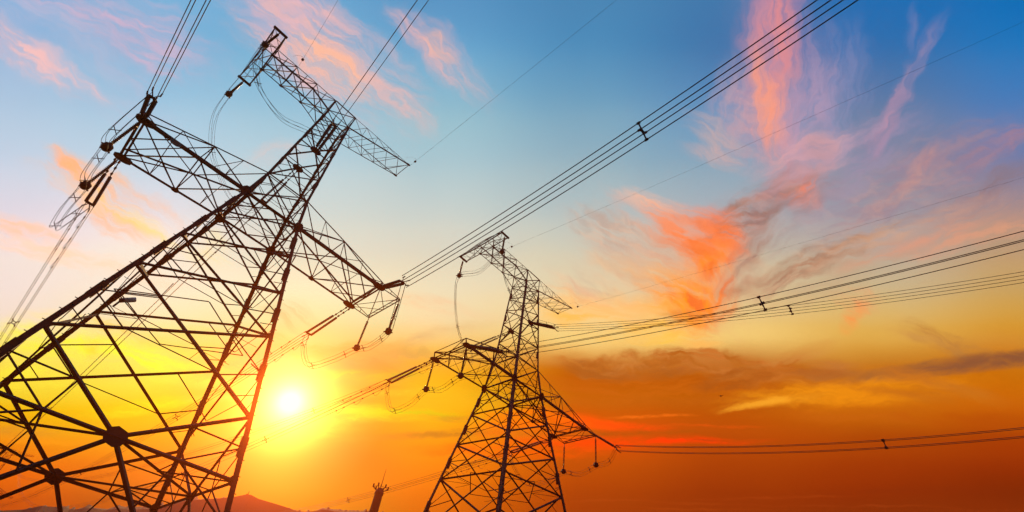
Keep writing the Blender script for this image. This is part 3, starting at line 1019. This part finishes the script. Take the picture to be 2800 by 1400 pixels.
HS = .27
SQ = [(-HS, HS), (HS, HS), (HS, -HS), (-HS, -HS)]
YOKE = {}
SIDE = {'-': 'rising toward the top right', '+': 'sagging away to the horizon'}
INS = {'-': 'near side', '+': 'far side'}
for k in SP:
    t, ph, sd = k[0], k[1], k[2]
    sg = -1 if sd == '-' else 1
    A = V(TIP[ph][0], sg * TIP[ph][1], TIP[ph][2])
    Y = curve(k, SP[k][6])
    YOKE[k] = Y
    d = (Y - A)
    ln = d.length
    d.normalize()
    lat = V(1, 0, 0)
    # strain insulator set
    th_ = thing('strain_insulator', 'twin disc strings on the %s of the %s of %s' % (INS[sd], TXT[ph], WHO[t]), 'insulator', 'strain insulators holding the conductors')
    place_local(th_, t, A)
    ins0 = min(2.2, ln * .34) if sd == '+' else .5
    for sx in (-1, 1):
        off = lat * ((.26 if sd == '+' else .2) * sx)
        m = MB()
        a, b = off * .7 + d * ins0, off + d * (ln - .35)
        m.sheds(a, b, max(10, int((b - a).length / .19)), .125 if sd == '+' else .14)
        m.obj('insulator_string', GLASS, th_, True)
        m = MB()
        m.tube([V(0, 0, 0) + off * .5, off * .6 + d * ins0], .035, 6)
        for q_ in (.15, .5, .85):
            m.bar(off * .55 + d * (ins0 * q_ - .07), off * .55 + d * (ins0 * q_ + .07), .13, .13)
        m.obj('link', DARK, th_)
    m = MB()
    m.plate(d * (ln - .25), d.cross(lat), d, .36 if sd == '+' else .24, .12, .06)
    for ox, oz in SQ:
        m.bar(d * (ln - .25), d * (ln + .1) + V(ox * .9, 0, oz * .9), .05)
        m.bar(d * (ln + .0) + V(ox * .9, 0, oz * .9), d * (ln + .35) + V(ox, 0, oz), .07)
    m.obj('yoke_plate', DARK, th_)
    # conductors
    cb = thing('conductor_bundle', 'four wires from the %s of %s %s' % (TXT[ph], WHO[t], SIDE[sd]), 'power line', 'bundled conductors')
    place_local(cb, t, Y)
    s0, s1 = SP[k][6], SP[k][7]
    Ns = 56
    hx, hz_ = {'nR-': (.36, .36), 'fL-': (.34, .30), 'fM-': (.22, .30), 'fR-': (.12, .30)}.get(k, (HS, HS))
    shp = [(-hx, hz_), (hx, hz_), (hx, -hz_), (-hx, -hz_)]
    rw = {'nL-': .024, 'nM-': .022, 'nR-': .03, 'fL-': .024, 'fM-': .019, 'fR-': .022}.get(k, .022)
    for ox, oz in shp:
        m = MB()
        pts = []
        for i in range(Ns + 1):
            s_ = s0 + (s1 - s0) * (i / Ns) ** 1.25
            pts.append(curve(k, s_) - Y + V(ox, 0, oz))
        m.tube(pts, rw, 5)
        m.obj('subconductor', WIRE, cb)
    for s_ in SPACER.get(k, []):
        p = curve(k, s_) - Y
        m = MB()
        for i in range(4):
            a, b = shp[i], shp[(i + 1) % 4]
            m.bar(p + V(a[0] * .45, 0, a[1] * .45), p + V(b[0] * .45, 0, b[1] * .45), .06, .06, (0, 1, 0))
            m.bar(p + V(a[0] * .4, 0, a[1] * .4), p + V(a[0], 0, a[1]), .07, .07, (0, 1, 0))
            m.bar(p + V(a[0], -.1, a[1]), p + V(a[0], .1, a[1]), .10, .10)
        m.obj('spacer', DARK, cb)
    if k in ('nL+', 'nM+', 'fR+', 'fM+', 'nR+', 'fL+'):
        for i in range(5):
            ox, oz = shp[(i * 2 + 2) % 4]
            sA = s0 + 1.2 + i * 1.7
            m = MB()
            pts = []
            for q_ in range(9):
                u_ = q_ / 8
                pp = curve(k, sA + 1.5 * u_) - Y + V(ox, 0, oz)
                pts.append(pp - V(0, 0, .5 * 4 * u_ * (1 - u_)))
            m.tube(pts, .014, 4)
            for e in (pts[0], pts[-1]):
                m.bar(e - V(0, .12, 0), e + V(0, .12, 0), .09)
            m.obj('damper_loop', WIRE, cb)

# jumper strings
JS = {
 'PL1': (V(-9.45, -2.42, 18.95), 3.35), 'PL2': (V(-9.45, 2.42, 18.95), 3.35), 'PR1': (R1 + V(0, .05, -.1), 3.4), 'PR2': (R2 + V(0, -.05, -.1), 3.4),
 'PT1': (V(-8.27, -3.6, 35.02), 2.9), 'PT2': (V(-8.27, 3.6, 35.02), 2.9),
}
JT = {'PL1': 'nearer end of the left arm', 'PL2': 'far end of the left arm', 'PR1': 'nearer corner of the right arm frame', 'PR2': 'far corner of the right arm frame',
      'PT1': 'upper end of the top crossarm frame', 'PT2': 'lower end of the top crossarm frame'}
JB = {}
for t in 'nf':
    for jn, (p, L) in JS.items():
        th_ = thing('jumper_insulator', 'weighted disc string, %s of %s' % (JT[jn], WHO[t]), 'insulator', 'hanging jumper insulators')
        place_local(th_, t, p)
        m = MB()
        m.sheds(V(0, 0, -.3), V(0, 0, -L + .35), int(L / .17), .115)
        m.obj('insulator_string', GLASS, th_, True)
        m = MB()
        m.tube([V(0, 0, .05), V(0, 0, -.32)], .04, 6)
        m.obj('link', DARK, th_)
        m = MB()
        z = -L
        m.tube([V(0, 0, z + .42), V(0, 0, z + .34), V(0, 0, z + .05), V(0, 0, z - .12)], [.08, .27, .29, .16], 8)
        for a in range(4):
            q_ = V(cos(a * pi / 2 + .78), sin(a * pi / 2 + .78), 0)
            m.bar(V(0, 0, z + .15), q_ * .38 + V(0, 0, z + .05), .08)
        m.obj('clamp_weight', DARK, th_)
        JB[t + jn] = p + V(0, 0, -L)


def spline(P, n_=10):
    P = [Vector(p) for p in P]
    P = [P[0] * 2 - P[1]] + P + [P[-1] * 2 - P[-2]]
    out = []
    for i in range(1, len(P) - 2):
        a, b, c, d = P[i - 1], P[i], P[i + 1], P[i + 2]
        for k in range(n_):
            u_ = k / n_
            out.append(.5 * (2 * b + (c - a) * u_ + (2 * a - 5 * b + 4 * c - d) * u_ ** 2 + (3 * b - a - 3 * c + d) * u_ ** 3))
    out.append(P[-2])
    return out


for t in 'nf':
    for ph in 'LMR':
        ym, yp = YOKE[t + ph + '-'], YOKE[t + ph + '+']
        if ph == 'M':
            a, b = JB[t + 'PT1'], JB[t + 'PT2']
            mid = [V(-.4, ym.y + .3, 25.9), V(-2.03, -5.2, 25.33), V(-3.83, -4.6, 25.35), V(-6.2, -4.0, 27.1), V(-7.5, -3.7, 29.3), a, (a + b) / 2 + V(.2, 0, -.9), b,
                   V(-7.7, 4.0, 29.2), V(-6.1, 4.5, 26.4), V(-4.56, 5.0, 25.2), V(-2.5, 6.0, 24.4), V(-.7, 7.0, 25.2)]
        else:
            x = X0[ph]
            a, b = JB[t + 'P' + ph + '1'], JB[t + 'P' + ph + '2']
            mid = [V((a.x + ym.x) / 2, (ym.y + a.y) / 2 - .3, a.z - .1), a, (a + b) / 2 - V(0, 0, .55), b, V(b.x * .6 + yp.x * .4, b.y + 1.8, b.z - 1.0), V(b.x * .3 + yp.x * .7, b.y + 4.6, b.z - 1.0), V(yp.x, yp.y - .6, yp.z - 1.6)]
        path = spline([ym] + mid + [yp])
        th_ = thing('jumper_loop', 'slack wires looping under the %s of %s' % (TXT[ph], WHO[t]), 'jumper cable', 'jumper loops')
        A = a
        place_local(th_, t, A)
        for ox, oz in ((-.19, .19), (.19, .19), (.19, -.19), (-.19, -.19)):
            m = MB()
            m.tube([p - A + (V(ox, 0, oz) if ph != 'M' else V(ox, ox * .5, oz)) for p in path], .014, 4)
            m.obj('subconductor', WIRE, th_)
        for fr in (.12, .3, .44, .56, .72, .88):
            p = path[int(fr * len(path))] - A
            m = MB()
            m.bar(p + V(-.22, 0, .22), p + V(.22, 0, -.22), .035)
            m.bar(p + V(-.22, 0, -.22), p + V(.22, 0, .22), .035)
            m.obj('spacer', DARK, th_)

# earth wires
EW = {'nEL-': (V(-5.62, -1.25, 36.4), .06533, .0003, -.10004, 70), 'nE1-': (V(8.62, -1.25, 36.4), .05799, .0003, -.01742, 70), 'fEL-': (V(-5.62, -1.25, 36.4), .07667, .00044, .0559, 75), 'fE1-': (V(8.62, -1.25, 36.4), .08965, .00028, .06904, 75),
}
ET = {'EL-': 'single thin wire running up from the left peak of %s', 'E1-': 'single thin wire running up from the right tip of %s', 'E2+': 'single thin wire sagging away behind the right tip of %s'}
for k, (A, a, b, c, e) in EW.items():
    t = k[0]
    sg = -1 if k.endswith('-') else 1
    th_ = thing('earth_wire', ET[k[1:]] % WHO[t], 'earth wire', 'earth wires from the pylon tops')
    place_local(th_, t, A)
    m = MB()
    m.tube([V(c * s_, sg * s_, -a * s_ + b * s_ * s_) for s_ in [e * (i / 40) ** 1.3 for i in range(41)]], .009, 4)
    m.obj('wire', WIRE, th_)
    m = MB()
    p = V(c * .9, sg * .9, -.06)
    m.tube([p + V(0, -.13, 0), p + V(0, -.08, 0), p + V(0, .08, 0), p + V(0, .13, 0)], [.03, .12, .12, .03], 8)
    m.obj('clamp', DARK, th_)
    m = MB()
    m.tube([V(-.9, sg * .3, .1), V(-.6, sg * .6, .42), V(-.1, sg * .9, .38), V(c * 1.2, sg * 1.2, -.07)], .01, 4)
    m.obj('bond_lead', WIRE, th_)

# ------------------------------------------------------------------ small things
sc = thing('security_camera', 'small white tubular camera clamped to the bracing of the big left pylon', 'camera')
place_local(sc, 'n', V(-3.29, -4.62, 6.98))
m = MB()
d = V(.75, -.1, .55).normalized()
m.tube([-d * .02, d * .02, d * .42, d * .46], [.07, .13, .13, .11], 12)
m.obj('casing', WHITE, sc, True)
m = MB()
m.tube([-d * .22, -d * .02], [.12, .12], 10)
m.bar(V(-.12, 0, -.1), V(-.2, .1, -.5), .07)
m.obj('bracket', DARK, sc)

# round mast with an antenna crown
dm = Vector((-0.17252582, 0.94415592, 0))
dm = dm / 0.95979
mast = thing('telecom_mast', 'stout round mast with a spiked antenna crown between the two pylons', 'mast', loc=(dm.x * 80, dm.y * 80, 0))
HM = 23.8
m = MB()
m.tube([V(0, 0, 0), V(0, 0, HM * .6), V(0, 0, HM)], [.88, .74, .62], 20)
m.obj('shaft', DARK, mast)
m = MB()
m.tube([V(0, 0, HM), V(0, 0, HM + .25), V(0, 0, HM + .9)], [.70, .7, .4], 14)
for k in range(24):
    a, b = 2 * pi * k / 24, 2 * pi * (k + 1) / 24
    m.bar(V(cos(a) * 1.1, sin(a) * 1.1, HM + .9), V(cos(b) * 1.1, sin(b) * 1.1, HM + .9), .04)
m.obj('platform', DARK, mast)
for k in range(6):
    a = 2 * pi * k / 6 + .3
    m = MB()
    r0, r1 = V(cos(a) * .5, sin(a) * .5, HM + .5), V(cos(a) * 1.15, sin(a) * 1.15, HM + 1.0)
    m.bar(r0, r1, .1)
    m.bar(r1 + V(0, 0, -.15), r1 + V(0, 0, .35), .15, .2)
    m.obj('antenna', DARK, mast)
m = MB()
m.tube([V(0, 0, HM + .8), V(0, 0, HM + 3.9)], [.07, .02], 6)
m.obj('lightning_rod', DARK, mast)

aa = radians(-22.9)
hp = 150
hz = 1.6 + DR * math.tan(radians(12.58)) - .3
hm = thing('hilltop_mast', 'tiny mast on the highest point of the hazy hill', 'mast', loc=(hp * sin(aa), hp * cos(aa), hz))
m = MB()
m.bar(V(0, 0, -1), V(0, 0, .9), .8, .6)
m.obj('hut', DARK, hm)
m = MB()
m.tube([V(0, 0, .85), V(0, 0, 1.7)], [.12, .06], 6)
m.obj('pole', DARK, hm)

bd = FWD + RIGHT * ((1971 - 1400) / FOC) - UP * ((1083 - 700) / FOC)
bl = Vector((0, 0, 1.6)) + bd.normalized() * 130
m = MB()
m.tube([V(-.28, 0, 0), V(-.1, 0, .03), V(.12, 0, .03), V(.3, 0, .0)], [.02, .08, .08, .02], 6)
for sy in (-1, 1):
    n0 = len(m.v)
    m.v += [V(.12, sy * .05, .05), V(-.1, sy * .05, .05), V(-.02, sy * .35, .22), V(.08, sy * .35, .22), V(-.12, sy * .62, .12)]
    m.f += [(n0, n0 + 1, n0 + 2, n0 + 3), (n0 + 3, n0 + 2, n0 + 4)]
bo = m.obj('bird', DARK)
bo.location = bl
bo.rotation_euler = (0, radians(35), radians(60))
bo['label'] = 'tiny dark bird flying against the brown cloud on the right'
bo['category'] = 'bird'
